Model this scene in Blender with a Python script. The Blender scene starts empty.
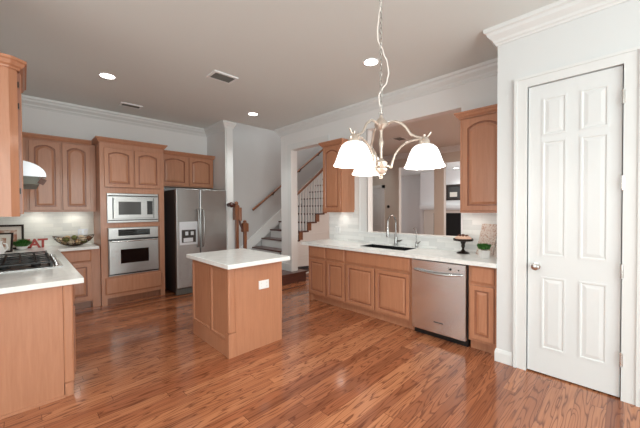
import bpy, bmesh, math, random
from mathutils import Vector, Matrix
random.seed(7)
SC = bpy.context.scene
COL = SC.collection
PI = math.pi

# ------------------------------------------------------------ camera
F_PX, YAW, PITCH, ROLL, CAM_Z = 301.08, .777707, .015863, -.0054126, 1.41
cd = bpy.data.cameras.new('camera'); cam = bpy.data.objects.new('camera', cd); COL.objects.link(cam)
cd.sensor_fit = 'HORIZONTAL'; cd.sensor_width = 36; cd.lens = 36 * F_PX / 640; cd.clip_start = .02; cd.clip_end = 60
_cy, _sy = math.cos(YAW), math.sin(YAW); _cp, _sp = math.cos(PITCH), math.sin(PITCH); _cr, _sr = math.cos(ROLL), math.sin(ROLL)
Rm = Matrix(((_cr, -_sr, 0), (_sr, _cr, 0), (0, 0, 1))) @ Matrix(((1, 0, 0), (0, _cp, -_sp), (0, _sp, _cp)))
Wm = Matrix(((_cy, -_sy, 0), (0, 0, -1), (_sy, _cy, 0)))
Mc = Rm @ Wm                                   # rows: image right, image down, view direction
rot = Matrix((Mc[0], -Mc[1], -Mc[2])).transposed()
cam.matrix_world = Matrix.Translation((0, 0, CAM_Z)) @ rot.to_4x4()
SC.camera = cam

# ------------------------------------------------------------ world, light, exposure
SC.view_settings.view_transform = 'Standard'; SC.view_settings.look = 'None'
SC.view_settings.gamma = 1; SC.view_settings.use_curve_mapping = False
SC.view_settings.exposure = 0.10
wd = bpy.data.worlds.new('world'); SC.world = wd; wd.use_nodes = True
wd.node_tree.nodes['Background'].inputs[0].default_value = (.8, .9, 1, 1)
wd.node_tree.nodes['Background'].inputs[1].default_value = .5


def area(name, loc, rot, sx, sy, power, color=(1, 1, 1)):
    l = bpy.data.lights.new(name, 'AREA'); l.shape = 'RECTANGLE'; l.size = sx; l.size_y = sy; l.energy = power; l.color = color
    o = bpy.data.objects.new(name, l); o.location = loc; o.rotation_euler = rot; COL.objects.link(o)
    return o


area('window_daylight', (.6, -2.85, 1.6), (math.radians(90), 0, 0), 3.6, 2.2, 140, (.89, 1, .99))
area('nook_window_daylight', (-2.35, 1.2, 1.6), (math.radians(90), 0, math.radians(-90)), 3.0, 2.2, 38, (.88, 1, .99))
area('dining_room_lamp', (6.0, .9, 2.98), (0, 0, 0), 1.2, 1.2, 95, (1, .86, .74))
area('living_room_fill', (11.2, 2.0, 1.7), (math.radians(90), 0, 0), 2.5, 2.0, 110, (.93, .97, 1))  # unseen area light added to brighten the far living room
area('stairwell_light', (4.6, 5.55, 5.2), (0, 0, 0), 1.5, .7, 42, (.95, 1, .97))


# ------------------------------------------------------------ materials
def srgb(r, g, b):
    f = lambda c: (c / 255 / 12.92) if c / 255 <= .04045 else ((c / 255 + .055) / 1.055) ** 2.4
    return (f(r), f(g), f(b), 1)


def mat(name, col, rough=.5, metal=0., spec=None, coat=0.):
    m = bpy.data.materials.new(name); m.use_nodes = True
    b = m.node_tree.nodes['Principled BSDF']
    b.inputs['Base Color'].default_value = col; b.inputs['Roughness'].default_value = rough; b.inputs['Metallic'].default_value = metal
    if spec is not None: b.inputs['Specular IOR Level'].default_value = spec
    if coat: b.inputs['Coat Weight'].default_value = coat; b.inputs['Coat Roughness'].default_value = .12
    return m


class NT:
    def __init__(s, m):
        s.t = m.node_tree; s.n = s.t.nodes; s.b = s.n['Principled BSDF']

    def new(s, ty, **kw):
        n = s.n.new(ty)
        for k, v in kw.items():
            if k.startswith('i_'):
                n.inputs[k[2:].replace('_', ' ')].default_value = v
            else:
                setattr(n, k, v)
        return n

    def link(s, a, b): s.t.links.new(a, b)

    def math(s, op, a, b=None):
        n = s.n.new('ShaderNodeMath'); n.operation = op
        for i, v in enumerate((a, b)):
            if v is None: continue
            if isinstance(v, (int, float)): n.inputs[i].default_value = v
            else: s.link(v, n.inputs[i])
        return n.outputs[0]

    def coords(s): return s.new('ShaderNodeTexCoord').outputs['Object']

    def mapping(s, v, scale):
        n = s.new('ShaderNodeMapping'); n.inputs['Scale'].default_value = scale; s.link(v, n.inputs['Vector']); return n.outputs[0]

    def noise(s, v, scale, detail=4, rough=.55, dist=0):
        n = s.new('ShaderNodeTexNoise'); n.inputs['Scale'].default_value = scale; n.inputs['Detail'].default_value = detail
        n.inputs['Roughness'].default_value = rough; n.inputs['Distortion'].default_value = dist; s.link(v, n.inputs['Vector']); return n.outputs['Fac']

    def ramp(s, f, stops):
        n = s.new('ShaderNodeValToRGB'); e = n.color_ramp.elements
        while len(e) < len(stops): e.new(.5)
        for k, (p, c) in enumerate(stops): e[k].position = p; e[k].color = c
        s.link(f, n.inputs['Fac']); return n.outputs['Color']

    def mix(s, f, a, b, mode='MIX'):
        n = s.new('ShaderNodeMix', data_type='RGBA', blend_type=mode)
        for i, v in ((0, f), (6, a), (7, b)):
            if isinstance(v, (int, float)): n.inputs[i].default_value = v
            elif isinstance(v, tuple): n.inputs[i].default_value = v
            else: s.link(v, n.inputs[i])
        return n.outputs[2]

    def bump(s, h, strength, dist=.002):
        n = s.new('ShaderNodeBump'); n.inputs['Strength'].default_value = strength; n.inputs['Distance'].default_value = dist
        s.link(h, n.inputs['Height']); s.link(n.outputs[0], s.b.inputs['Normal'])


def wood(name, a, b, scale=(14, 14, 1.1), rough=.4, streak=3., coat=.3):
    m = mat(name, a, rough, coat=coat); t = NT(m)
    v = t.mapping(t.coords(), scale)
    f = t.noise(v, streak, 6, .6, .4)
    big = t.noise(t.coords(), 1.8, 2)
    c = t.ramp(f, [(.3, b), (.7, a)])
    c2 = t.mix(t.math('MULTIPLY', big, .35), c, b)
    t.link(c2, t.b.inputs['Base Color'])
    return m


M = {}
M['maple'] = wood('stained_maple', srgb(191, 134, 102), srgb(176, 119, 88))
M['glaze_shade'] = wood('dark_glaze_and_gap_shade', srgb(158, 102, 74), srgb(136, 84, 60))  # groove glazing; on drawer sides it stands in for shadow lines
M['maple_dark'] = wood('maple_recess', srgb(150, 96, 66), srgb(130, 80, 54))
M['oak_rail'] = wood('oak_railing', srgb(150, 92, 56), srgb(108, 62, 36), (9, 9, 2))
M['dark_tread'] = wood('dark_stair_wood', srgb(96, 50, 38), srgb(66, 32, 26), (2, 12, 12), .3)


def wall_mat(name, col, rough=.6):
    m = mat(name, col, rough); t = NT(m)
    t.bump(t.noise(t.coords(), 160, 3), .06, .001)
    return m


M['wall'] = wall_mat('white_grey_wall_paint', srgb(238, 237, 237))
M['pantry'] = wall_mat('soft_white_wall_paint', srgb(226, 228, 229))
M['stairwall'] = wall_mat('grey_wall_paint', srgb(196, 194, 194))
M['beige'] = wall_mat('beige_wall_paint', srgb(214, 204, 194))
M['ceil'] = wall_mat('taupe_ceiling_paint', srgb(231, 234, 232), .8)
M['trim'] = mat('white_trim_paint', srgb(231, 232, 232), .4)
M['door'] = mat('white_door_paint', srgb(228, 230, 231), .35)
M['steel'] = mat('brushed_stainless', (.36, .355, .35, 1), .3, 1.0); t = NT(M['steel'])
_v = t.mapping(t.coords(), (2, 2, 260)); _n = t.noise(_v, 3, 3)
t.link(t.math('MULTIPLY_ADD', _n, .16), t.b.inputs['Roughness'])
t.n[-1].inputs[2].default_value = .2 if False else 0
for n_ in t.n:
    if n_.type == 'MATH' and n_.operation == 'MULTIPLY_ADD': n_.inputs[2].default_value = .22
M['steel_bright'] = mat('polished_steel', (.62, .62, .62, 1), .2, 1.0)
M['chrome'] = mat('brushed_chrome', (.4, .4, .4, 1), .22, 1.0)
M['steel_white'] = mat('satin_steel', (.66, .68, .72, 1), .35, .4)
M['sinkblack'] = mat('black_composite_sink', srgb(24, 24, 26), .4)
M['steel_lit'] = mat('brushed_stainless_lit', (.76, .78, .80, 1), .22, 1.0)  # the oven's steel in a brighter colour, painting in the dishwasher's highlight
M['hoodgrey'] = mat('grey_hood_underside', srgb(120, 122, 112), .5)
M['dark_steel'] = mat('dark_grey_enamel', srgb(52, 44, 42), .4)
M['black'] = mat('black_plastic', srgb(16, 16, 17), .3)
M['blackglass'] = mat('black_oven_glass', srgb(10, 10, 12), .06, spec=.6)
M['greyglass'] = mat('microwave_window', srgb(74, 74, 74), .12, spec=.6)
M['iron'] = mat('cast_iron', srgb(22, 22, 24), .5)
M['bronze'] = mat('dark_bronze', srgb(44, 34, 30), .35, .5)
M['nickel'] = mat('antique_cream_metal', srgb(196, 182, 170), .32, .6)
M['chain'] = mat('grey_metal_chain', srgb(170, 165, 160), .3, .8)
M['cord'] = mat('white_cord', srgb(236, 228, 222), .5)
M['knob'] = mat('satin_nickel_knob', (.62, .6, .58, 1), .25, 1.0)
M['plate'] = mat('white_cover_plate', srgb(240, 240, 240), .35)
M['louver'] = mat('grey_vent_louver', srgb(112, 112, 108), .5)
M['slot'] = mat('outlet_slots', srgb(226, 226, 224), .5)
M['green'] = mat('green_leaves', srgb(58, 120, 40), .5); t = NT(M['green'])
t.link(t.ramp(t.noise(t.coords(), 60, 2), [(.35, srgb(24, 76, 22)), (.65, srgb(70, 132, 46))]), t.b.inputs['Base Color'])
M['white_pot'] = mat('white_ceramic', srgb(240, 238, 236), .3)
M['red'] = mat('red_painted_letter', srgb(170, 52, 40), .45)
M['paper'] = mat('cream_mat_board', srgb(222, 214, 204), .7)
M['cake'] = mat('pink_frosting', srgb(226, 186, 164), .5)
M['crust'] = mat('brown_topping', srgb(92, 52, 34), .5)
M['rug'] = mat('dark_brick', srgb(12, 11, 11), .8)

# quartz
M['quartz'] = mat('white_quartz', srgb(238, 238, 236), .16); t = NT(M['quartz'])
t.link(t.ramp(t.noise(t.coords(), 9, 8, .7, 1.0), [(.35, srgb(228, 229, 228)), (.6, srgb(243, 243, 241))]), t.b.inputs['Base Color'])

# floor: strip oak running along x
M['floor'] = mat('oak_strip_floor', srgb(170, 100, 66), .19); t = NT(M['floor'])
co = t.coords(); sep = t.new('ShaderNodeSeparateXYZ'); t.link(co, sep.inputs[0])
PW, PL = .083, 1.5
row = t.math('FLOOR', t.math('DIVIDE', sep.outputs[1], PW))
wn = t.new('ShaderNodeTexWhiteNoise', noise_dimensions='1D'); t.link(row, wn.inputs['W'])
xs = t.math('ADD', t.math('DIVIDE', sep.outputs[0], PL), t.math('MULTIPLY', wn.outputs['Value'], 7.3))
pidx = t.math('FLOOR', xs)
cmb = t.new('ShaderNodeCombineXYZ'); t.link(row, cmb.inputs[0]); t.link(pidx, cmb.inputs[1])
wn2 = t.new('ShaderNodeTexWhiteNoise', noise_dimensions='2D'); t.link(cmb.outputs[0], wn2.inputs['Vector'])
pr_ = wn2.outputs['Value']
# grain coordinates, shifted per plank
gv = t.new('ShaderNodeCombineXYZ')
t.link(t.math('ADD', t.math('MULTIPLY', sep.outputs[0], .75), t.math('MULTIPLY', pr_, 37.)), gv.inputs[0])
t.link(t.math('ADD', t.math('MULTIPLY', sep.outputs[1], 7.5), t.math('MULTIPLY', pr_, 91.)), gv.inputs[1])
wv = t.new('ShaderNodeTexNoise'); wv.inputs['Scale'].default_value = 1.5; wv.inputs['Detail'].default_value = 1.8; t.link(gv.outputs[0], wv.inputs['Vector'])
rings = t.math('FRACT', t.math('MULTIPLY', wv.outputs['Fac'], 11.))
ringd = t.ramp(rings, [(0, (0, 0, 0, 1)), (.38, (0, 0, 0, 1)), (.66, (1, 1, 1, 1)), (.76, (0, 0, 0, 1))])
fine = t.noise(t.mapping(co, (1.6, 95, 1)), 1.0, 3)
base = t.ramp(pr_, [(0, srgb(142, 83, 55)), (.3, srgb(170, 106, 72)), (.65, srgb(190, 125, 88)), (1, srgb(156, 92, 61))])
c1 = t.mix(t.math('MULTIPLY', ringd, .82), base, srgb(92, 44, 26))
c2 = t.mix(t.ramp(fine, [(.45, (0, 0, 0, 1)), (.75, (.4, .4, .4, 1))]), c1, srgb(104, 54, 32))
fy = t.math('FRACT', t.math('DIVIDE', sep.outputs[1], PW)); fx = t.math('FRACT', xs)
gap = t.math('MAXIMUM', t.math('LESS_THAN', fy, .03), t.math('LESS_THAN', fx, .0025))
c3 = t.mix(t.math('MULTIPLY', gap, .75), c2, srgb(84, 42, 26))
t.link(c3, t.b.inputs['Base Color'])
t.b.inputs['Coat Weight'].default_value = .25; t.b.inputs['Coat Roughness'].default_value = .1


def tile_mat(name, ax, c1, c2, mortar):
    m = mat(name, c1, .22); t = NT(m); s = t.new('ShaderNodeSeparateXYZ'); t.link(t.coords(), s.inputs[0])
    c = t.new('ShaderNodeCombineXYZ'); t.link(s.outputs[ax], c.inputs[0]); t.link(s.outputs[2], c.inputs[1])
    br = t.new('ShaderNodeTexBrick'); t.link(c.outputs[0], br.inputs['Vector'])
    br.inputs['Scale'].default_value = 1; br.inputs['Mortar Size'].default_value = .0015; br.inputs['Brick Width'].default_value = .21; br.inputs['Row Height'].default_value = .058
    br.inputs['Bias'].default_value = -.6
    br.inputs['Color1'].default_value = c1; br.inputs['Color2'].default_value = c2; br.inputs['Mortar'].default_value = mortar
    v = t.noise(t.coords(), 14, 6, .6, 1.5)
    t.link(t.mix(t.math('MULTIPLY', v, .3), br.outputs['Color'], srgb(236, 236, 232)), t.b.inputs['Base Color'])
    return m


M['tile_sink'] = tile_mat('white_marble_subway_tile', 1, srgb(244, 244, 243), srgb(176, 180, 182), srgb(222, 222, 220))
M['tile_back'] = tile_mat('pale_marble_subway_tile', 0, srgb(230, 230, 220), srgb(170, 174, 170), srgb(206, 206, 198))


def emit(name, col, strength, basec=(1, 1, 1, 1)):
    m = mat(name, basec, .35); b = m.node_tree.nodes['Principled BSDF']
    b.inputs['Emission Color'].default_value = col; b.inputs['Emission Strength'].default_value = strength
    return m


M['lamp'] = emit('lit_downlight_lens', (1, .97, .92, 1), 9)
M['shade'] = emit('lit_frosted_glass', (1, .975, .93, 1), 1.15)

# printed art: blotchy procedural print
M['print'] = mat('printed_page', srgb(226, 214, 204), .5); t = NT(M['print'])
t.link(t.ramp(t.noise(t.coords(), 55, 5, .6, .6), [(.30, srgb(120, 92, 80)), (.40, srgb(176, 140, 122)), (.52, srgb(206, 194, 186)), (.8, srgb(188, 180, 174))]), t.b.inputs['Base Color'])
M['art'] = mat('art_print', srgb(200, 180, 160), .4); t = NT(M['art'])
t.link(t.ramp(t.noise(t.coords(), 9, 3, .5, .8), [(.38, srgb(166, 108, 82)), (.5, srgb(208, 190, 176)), (.65, srgb(222, 216, 208))]), t.b.inputs['Base Color'])
M['wicker'] = mat('woven_dark_wire', srgb(74, 54, 38), .6)
M['potp'] = mat('mixed_dried_fruit', srgb(190, 160, 120), .6); t = NT(M['potp'])
t.link(t.ramp(t.noise(t.coords(), 40, 2), [(.3, srgb(96, 112, 52)), (.5, srgb(206, 172, 126)), (.7, srgb(226, 204, 172))]), t.b.inputs['Base Color'])


# ------------------------------------------------------------ mesh helpers
class MB:
    """collects geometry in world coordinates; build() links it as ONE mesh object"""

    def __init__(s): s.v = []; s.f = []; s.m = []; s.sm = []

    def add(s, vs, fs, mi=0, smooth=False):
        o = len(s.v); s.v += [tuple(p) for p in vs]
        for f in fs: s.f.append([i + o for i in f]); s.m.append(mi); s.sm.append(smooth)
        return s

    def box(s, x0, x1, y0, y1, z0, z1, mi=0):
        x0, x1 = min(x0, x1), max(x0, x1); y0, y1 = min(y0, y1), max(y0, y1); z0, z1 = min(z0, z1), max(z0, z1)
        vs = [(x, y, z) for z in (z0, z1) for y in (y0, y1) for x in (x0, x1)]
        return s.add(vs, [(0, 2, 3, 1), (4, 5, 7, 6), (0, 1, 5, 4), (2, 6, 7, 3), (0, 4, 6, 2), (1, 3, 7, 5)], mi)

    def lathe(s, c, prof, seg=24, mi=0, cap=True):
        """prof: (radius, z) list around the vertical axis through c"""
        vs = []; fs = []
        for r, z in prof:
            for k in range(seg):
                a = 2 * PI * k / seg; vs.append((c[0] + r * math.cos(a), c[1] + r * math.sin(a), c[2] + z))
        n = len(prof)
        for i in range(n - 1):
            for k in range(seg):
                k2 = (k + 1) % seg; fs.append((i * seg + k, i * seg + k2, (i + 1) * seg + k2, (i + 1) * seg + k))
        s.add(vs, fs, mi, True)
        if cap:
            o = len(s.v) - len(vs)
            for i in (0, n - 1):
                if prof[i][0] > 1e-5: s.f.append([o + i * seg + k for k in range(seg)]); s.m.append(mi); s.sm.append(False)
        return s

    def tube(s, pts, r, seg=10, mi=0, closed=False):
        pts = [Vector(p) for p in pts]; n = len(pts); rs = r if isinstance(r, (list, tuple)) else [r] * n
        vs = []; fs = []; up = None
        for i, p in enumerate(pts):
            if closed: d = (pts[(i + 1) % n] - pts[i - 1])
            else: d = pts[min(i + 1, n - 1)] - pts[max(i - 1, 0)]
            d.normalize()
            if up is None:
                up = Vector((0, 0, 1)) if abs(d.z) < .9 else Vector((1, 0, 0))
            a = d.cross(up); a.normalize(); b = a.cross(d); up = b
            for k in range(seg):
                t_ = 2 * PI * k / seg; vs.append(p + rs[i] * (math.cos(t_) * a + math.sin(t_) * b))
        m_ = n if closed else n - 1
        for i in range(m_):
            j = (i + 1) % n
            for k in range(seg):
                k2 = (k + 1) % seg; fs.append((i * seg + k, i * seg + k2, j * seg + k2, j * seg + k))
        s.add(vs, fs, mi, True)
        if not closed:
            o = len(s.v) - len(vs)
            s.f.append([o + k for k in range(seg)]); s.m.append(mi); s.sm.append(False)
            s.f.append([o + (n - 1) * seg + k for k in range(seg)]); s.m.append(mi); s.sm.append(False)
        return s

    def prism(s, poly, ax, a, b, mi=0, smooth=False):
        """poly: 2-D outline in the two axes other than ax, extruded along ax from a to b"""
        n = len(poly); vs = []
        for h in (a, b):
            for p in poly:
                q = list(p); q.insert(ax, h); vs.append(tuple(q))
        fs = [(i, (i + 1) % n, n + (i + 1) % n, n + i) for i in range(n)]
        s.add(vs, fs, mi, smooth)
        o = len(s.v) - 2 * n
        s.f.append([o + i for i in range(n)]); s.m.append(mi); s.sm.append(False)
        s.f.append([o + n + i for i in range(n)]); s.m.append(mi); s.sm.append(False)
        return s

    def sphere(s, c, r, mi=0, seg=12, sz=1.):
        return s.lathe(c, [(max(1e-6, r * math.sin(PI * i / (seg // 2 + 2))), -sz * r * math.cos(PI * i / (seg // 2 + 2))) for i in range(seg // 2 + 3)], seg, mi, False)

    def build(s, name, mats, parent=None, bevel=0, base=None):
        me = bpy.data.meshes.new(name)
        o = bpy.data.objects.new(name, me); COL.objects.link(o)
        if parent is not None:
            off = parent_world(parent)
            o.parent = parent
        else:
            off = Vector(base) if base else Vector((0, 0, 0)); o.location = off
        o['_w'] = [off.x, off.y, off.z]
        me.from_pydata([(x - off.x, y - off.y, z - off.z) for x, y, z in s.v], [], s.f)
        for m in (mats if isinstance(mats, (list, tuple)) else [mats]): me.materials.append(M[m] if isinstance(m, str) else m)
        me.polygons.foreach_set('material_index', s.m); me.polygons.foreach_set('use_smooth', s.sm)
        bm = bmesh.new(); bm.from_mesh(me); bmesh.ops.remove_doubles(bm, verts=bm.verts, dist=1e-6)
        bmesh.ops.recalc_face_normals(bm, faces=bm.faces); bm.to_mesh(me); bm.free()
        if any(s.sm): me.set_sharp_from_angle(angle=math.radians(40))
        if bevel:
            b = o.modifiers.new('bevel', 'BEVEL'); b.width = bevel; b.segments = 2; b.limit_method = 'ANGLE'; b.angle_limit = math.radians(40)
        return o


def parent_world(o):
    return Vector(o['_w'])


def thing(name, loc, label, cat, group=None):
    o = bpy.data.objects.new(name, None); COL.objects.link(o); o.location = loc; o.empty_display_size = .1
    o['_w'] = list(map(float, loc)); o['label'] = label; o['category'] = cat
    if group: o['group'] = group
    return o


def tag(o, label, cat, group=None):
    o['label'] = label; o['category'] = cat
    if group: o['group'] = group
    return o


def struct(mb, name, m, label=None, cat=None, bevel=0, parent=None):
    o = mb.build(name, m, parent, bevel); 
    if parent is None: o['kind'] = 'structure'
    if label: o['label'] = label
    if cat: o['category'] = cat
    return o


class Frame:
    """a face plane: origin, u (viewer's right), v up, w out of the face"""

    def __init__(s, o, u, w): s.o = Vector(o); s.u = Vector(u); s.w = Vector(w); s.v = Vector((0, 0, 1))

    def p(s, u, v, w=0): return s.o + s.u * u + s.v * v + s.w * w

    def box(s, mb, u0, u1, v0, v1, w0, w1, mi=0):
        a = s.p(u0, v0, w0); b = s.p(u1, v1, w1); return mb.box(a.x, b.x, a.y, b.y, a.z, b.z, mi)


def panel_rings(mb, fr, u0, u1, v0, v1, w0, rings, arch=0, mis=None, N=12):
    """nested outlines (inset, height, archfraction); last ring is filled"""
    W = u1 - u0; loops = []; vs = []; fs = []; mi = []
    for (d, w, af) in rings:
        lo = []
        a = arch * af
        lo.append(fr.p(u0 + d, v0 + d, w0 + w)); lo.append(fr.p(u1 - d, v0 + d, w0 + w))
        for k in range(N + 1):
            s_ = 1 - k / N; uu = u0 + d + (W - 2 * d) * s_
            e = abs(2 * s_ - 1)
            lo.append(fr.p(uu, v1 - d - a * e ** 2.1, w0 + w))
        loops.append(lo)
    n = N + 3; o = 0
    for lo in loops: vs += lo
    for i in range(len(loops) - 1):
        for k in range(n):
            k2 = (k + 1) % n; mb_f = (i * n + k, i * n + k2, (i + 1) * n + k2, (i + 1) * n + k)
            fs.append(mb_f); mi.append(mis[i] if mis else 0)
    off = len(mb.v); mb.v += [tuple(p) for p in vs]
    for f, m_ in zip(fs, mi): mb.f.append([i + off for i in f]); mb.m.append(m_); mb.sm.append(False)
    L = (len(loops) - 1) * n + off
    mb.f.append([L + k for k in range(n)]); mb.m.append(0); mb.sm.append(False)


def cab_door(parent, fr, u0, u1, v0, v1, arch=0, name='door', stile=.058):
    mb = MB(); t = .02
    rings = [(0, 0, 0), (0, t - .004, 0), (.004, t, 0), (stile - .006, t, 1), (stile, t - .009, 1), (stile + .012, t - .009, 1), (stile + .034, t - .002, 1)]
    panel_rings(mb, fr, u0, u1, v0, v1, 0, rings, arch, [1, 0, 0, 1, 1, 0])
    return mb.build(name, ['maple', 'glaze_shade'], parent)


def cab_drawer(parent, fr, u0, u1, v0, v1, name='drawer'):
    mb = MB(); t = .02
    panel_rings(mb, fr, u0, u1, v0, v1, 0, [(0, 0, 0), (0, t - .009, 0), (.014, t - .002, 0), (.017, t, 0)], 0, [1, 0, 0])  # outer sides coloured dark to paint in the shadow line around the drawer
    return mb.build(name, ['maple', 'glaze_shade'], parent)


CROWN = [(0, 0), (.012, 0), (.016, .012), (.03, .022), (.04, .045), (.05, .052), (.05, .07), (0, .07)]


def sweep(mb, path, prof, z, closed=False, mi=0):
    """sweep a (outward, up) profile along a horizontal polyline; outward is to the right of travel"""
    n = len(path); P = [Vector((p[0], p[1])) for p in path]; vs = []; k_ = len(prof)
    for i in range(n):
        d1 = (P[i] - P[i - 1]).normalized() if i > 0 else None
        d2 = (P[i + 1] - P[i]).normalized() if i < n - 1 else None
        if d1 is None: d1 = d2
        if d2 is None: d2 = d1
        n1 = Vector((d1.y, -d1.x)); n2 = Vector((d2.y, -d2.x)); m_ = n1 + n2; m_ = m_ / max(.2, m_.dot(n1))
        for (o, h) in prof: q = P[i] + m_ * o; vs.append((q.x, q.y, z + h))
    fs = []
    for i in range(n - 1):
        for k in range(k_):
            k2 = (k + 1) % k_; fs.append((i * k_ + k, i * k_ + k2, (i + 1) * k_ + k2, (i + 1) * k_ + k))
    fs.append(tuple(range(k_))); fs.append(tuple((n - 1) * k_ + k for k in range(k_)))
    mb.add(vs, fs, mi)
    return mb


# ============================================================ SETTING
CEIL = 3.03
XS, YB, XP = 3.75, 6.0, 3.10       # sink wall face, back wall face, pantry wall face
struct(MB().box(-2.6, 13.6, -3.1, 8.3, -.1, 0), 'floor', 'floor', 'glossy red-brown oak strip floor', 'floor')
mb = MB()
mb.box(-2.6, 13.8, -3.1, 5.1, CEIL, CEIL + .2); mb.box(-2.6, 2.79, 5.1, 8.3, CEIL, CEIL + .2); mb.box(7.4, 13.8, 5.1, 8.3, CEIL, CEIL + .2); mb.box(2.79, 7.4, 6.12, 8.3, CEIL, CEIL + .2)
struct(mb, 'ceiling', 'ceil', 'flat taupe ceiling', 'ceiling')
struct(MB().box(-.46, 2.79, YB, YB + .12, 0, CEIL), 'wall_back', 'wall')
struct(MB().box(-.46, -.34, 3.0, YB, 0, CEIL), 'wall_left', 'wall')
struct(MB().box(-2.6, -.34, 2.9, 3.0, 0, CEIL), 'wall_nook', 'wall')
struct(MB().box(-2.6, -2.5, -3.1, 2.9, 0, CEIL), 'wall_west', 'wall')
struct(MB().box(-2.5, 3.9, -3.1, -3.0, 0, CEIL), 'wall_south', 'wall')
struct(MB().box(2.68, 2.79, 5.2, YB, 0, CEIL), 'wall_fridge', 'wall')
struct(MB().box(2.79, 7.6, YB, YB + .12, 0, 5.6).box(2.67, 2.79, 5.0, YB + .12, CEIL + .2, 5.6).box(7.4, 7.52, 5.0, YB, CEIL + .2, 5.6).box(2.67, 7.52, 4.98, 5.1, CEIL + .2, 5.6), 'wall_stair', 'stairwall')
struct(MB().box(2.67, 7.6, 4.98, YB + .12, 5.6, 5.7), 'ceiling_stairwell', 'ceil')
# sink wall with doorway and pass-through
x0, x1 = XS, XS + .13
mb = MB()
mb.box(x0, x1, .83, 1.39, 0, CEIL); mb.box(x0, x1, 1.39, 2.77, 0, 1.03); mb.box(x0, x1, 1.39, 2.77, 2.62, CEIL)
mb.box(x0, x1, 2.77, 3.57, 0, CEIL); mb.box(x0, x1, 3.57, 4.60, 2.57, CEIL); mb.box(x0, x1, 4.60, 4.93, 0, CEIL)
struct(mb, 'wall_sink', 'wall')
# pantry wall (door opening) and its return
mb = MB()
mb.box(XP, XP + .12, .60, .83, 0, CEIL); mb.box(XP, XP + .12, .015, .60, 2.447, CEIL); mb.box(XP, XP + .12, -3.0, .015, 0, CEIL)
mb.box(XP + .12, 3.9, .71, .83, 0, CEIL)
struct(mb, 'wall_pantry', 'pantry')
struct(MB().box(3.9, 4.0, -3.0, .71, 0, CEIL), 'wall_pantry_back', 'wall')
# dining / living rooms beyond the pass-through
struct(MB().box(4.0, 13.6, -3.0, -2.9, 0, CEIL), 'wall_dining_south', 'beige')
mb = MB()
mb.box(8.0, 8.14, 4.76, 8.2, 0, CEIL); mb.box(8.0, 8.14, 2.2, 4.76, 2.64, CEIL); mb.box(8.0, 8.14, 3.41, 3.68, 0, 2.64); mb.box(8.0, 8.14, -2.9, 2.2, 0, CEIL)
struct(mb, 'wall_dining', 'beige')
struct(MB().box(13.5, 13.6, -3, 8.3, 0, CEIL), 'wall_living_back', 'wall')
struct(MB().box(7.6, 13.6, 8.2, 8.3, 0, CEIL).box(7.5, 7.6, YB, 8.3, 0, CEIL), 'wall_living_side', 'wall')
struct(MB().box(4.9, 8.0, 6.12, 6.2, 0, CEIL), 'wall_dining_north', 'beige')

# ---- crowns and baseboards
WCROWN = [(0, .025), (.010, .025), (.015, .04), (.026, .05), (.032, .07), (.066, .105), (.074, .13), (.09, .14), (.095, .17), (0, .17)]
struct(sweep(MB(), [(-.34, 3.0), (-.34, YB), (2.68, YB), (2.68, 5.2), (2.79, 5.2)], WCROWN, CEIL - .17), 'trim_1', 'trim', 'white crown moulding along the back wall')
struct(sweep(MB(), [(XS + .02, 4.93), (XS, 4.93), (XS, .83)], WCROWN, CEIL - .17), 'trim_2', 'trim', 'white crown moulding above the sink wall')
struct(sweep(MB(), [(XS, .83), (XP, .83), (XP, -2.9)], WCROWN, CEIL - .17), 'trim_3', 'trim', 'white crown moulding above the pantry door')
struct(sweep(MB(), [(8.0, 6.1), (8.0, -2.8)], WCROWN, CEIL - .17), 'trim_4', 'trim', 'crown moulding in the room beyond the pass-through')
BB = [(0, 0), (.013, 0), (.013, .085), (.010, .098), (.006, .112), (0, .116)]
struct(sweep(MB(), [(3.2, .83), (XP, .83), (XP, .70)], BB, 0), 'baseboard_pantry', 'trim')
struct(sweep(MB(), [(XP, -.085), (XP, -2.9)], BB, 0), 'baseboard_right', 'trim')
# fridge stub end casing
mb = MB().box(2.655, 2.81, 5.165, 5.2, 0, CEIL - .005); mb.box(2.675, 2.79, 5.15, 5.17, 0, CEIL - .005)
struct(sweep(mb, [(2.655, 5.22), (2.655, 5.165), (2.81, 5.165), (2.81, 5.22)], [(0, 0), (.01, 0), (.02, .04), (.045, .08), (.05, .11), (0, .11)], CEIL - .115), 'trim_5', 'trim', 'white casing on the wall end beside the fridge')
# doorway casing on sink wall
mb = MB().box(XS - .018, XS, 4.60, 4.70, .33, 2.57).box(XS - .018, XS, 3.57, 4.70, 2.57, 2.68).box(XS - .022, x1 + .006, 4.585, 4.599, .19, 2.565)
mb.box(XS - .03, XS, 4.60, 4.93, .19, .33)
struct(mb, 'trim_6', 'trim', 'white casing of the doorway to the stairs')
# pass-through casing and sill
mb = MB().box(XS - .02, XS, 2.77, 2.92, 1.03, 2.62).box(XS - .028, XS, 2.90, 2.92, 1.03, 2.62).box(XS - .028, XS, 2.77, 2.785, 1.03, 2.62)
mb.box(XS - .03, x1 + .03, 1.37, 2.93, 1.03, 1.06)
struct(mb, 'trim_7', 'trim', 'white casing and sill of the pass-through opening')

# ---- tile backsplashes
struct(MB().box(XS - .012, XS, 2.92, 3.57, .90, 1.40).box(XS - .012, XS, .83, 2.92, .90, 1.03).box(XS - .012, XS, .83, 1.37, 1.03, 1.40), 'trim_8', 'tile_sink', 'white marble tile backsplash behind the sink')
struct(MB().box(-.34, .80, YB - .012, YB, .89, 1.42), 'trim_9', 'tile_back', 'pale marble tile backsplash beside the oven cabinet')

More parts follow.
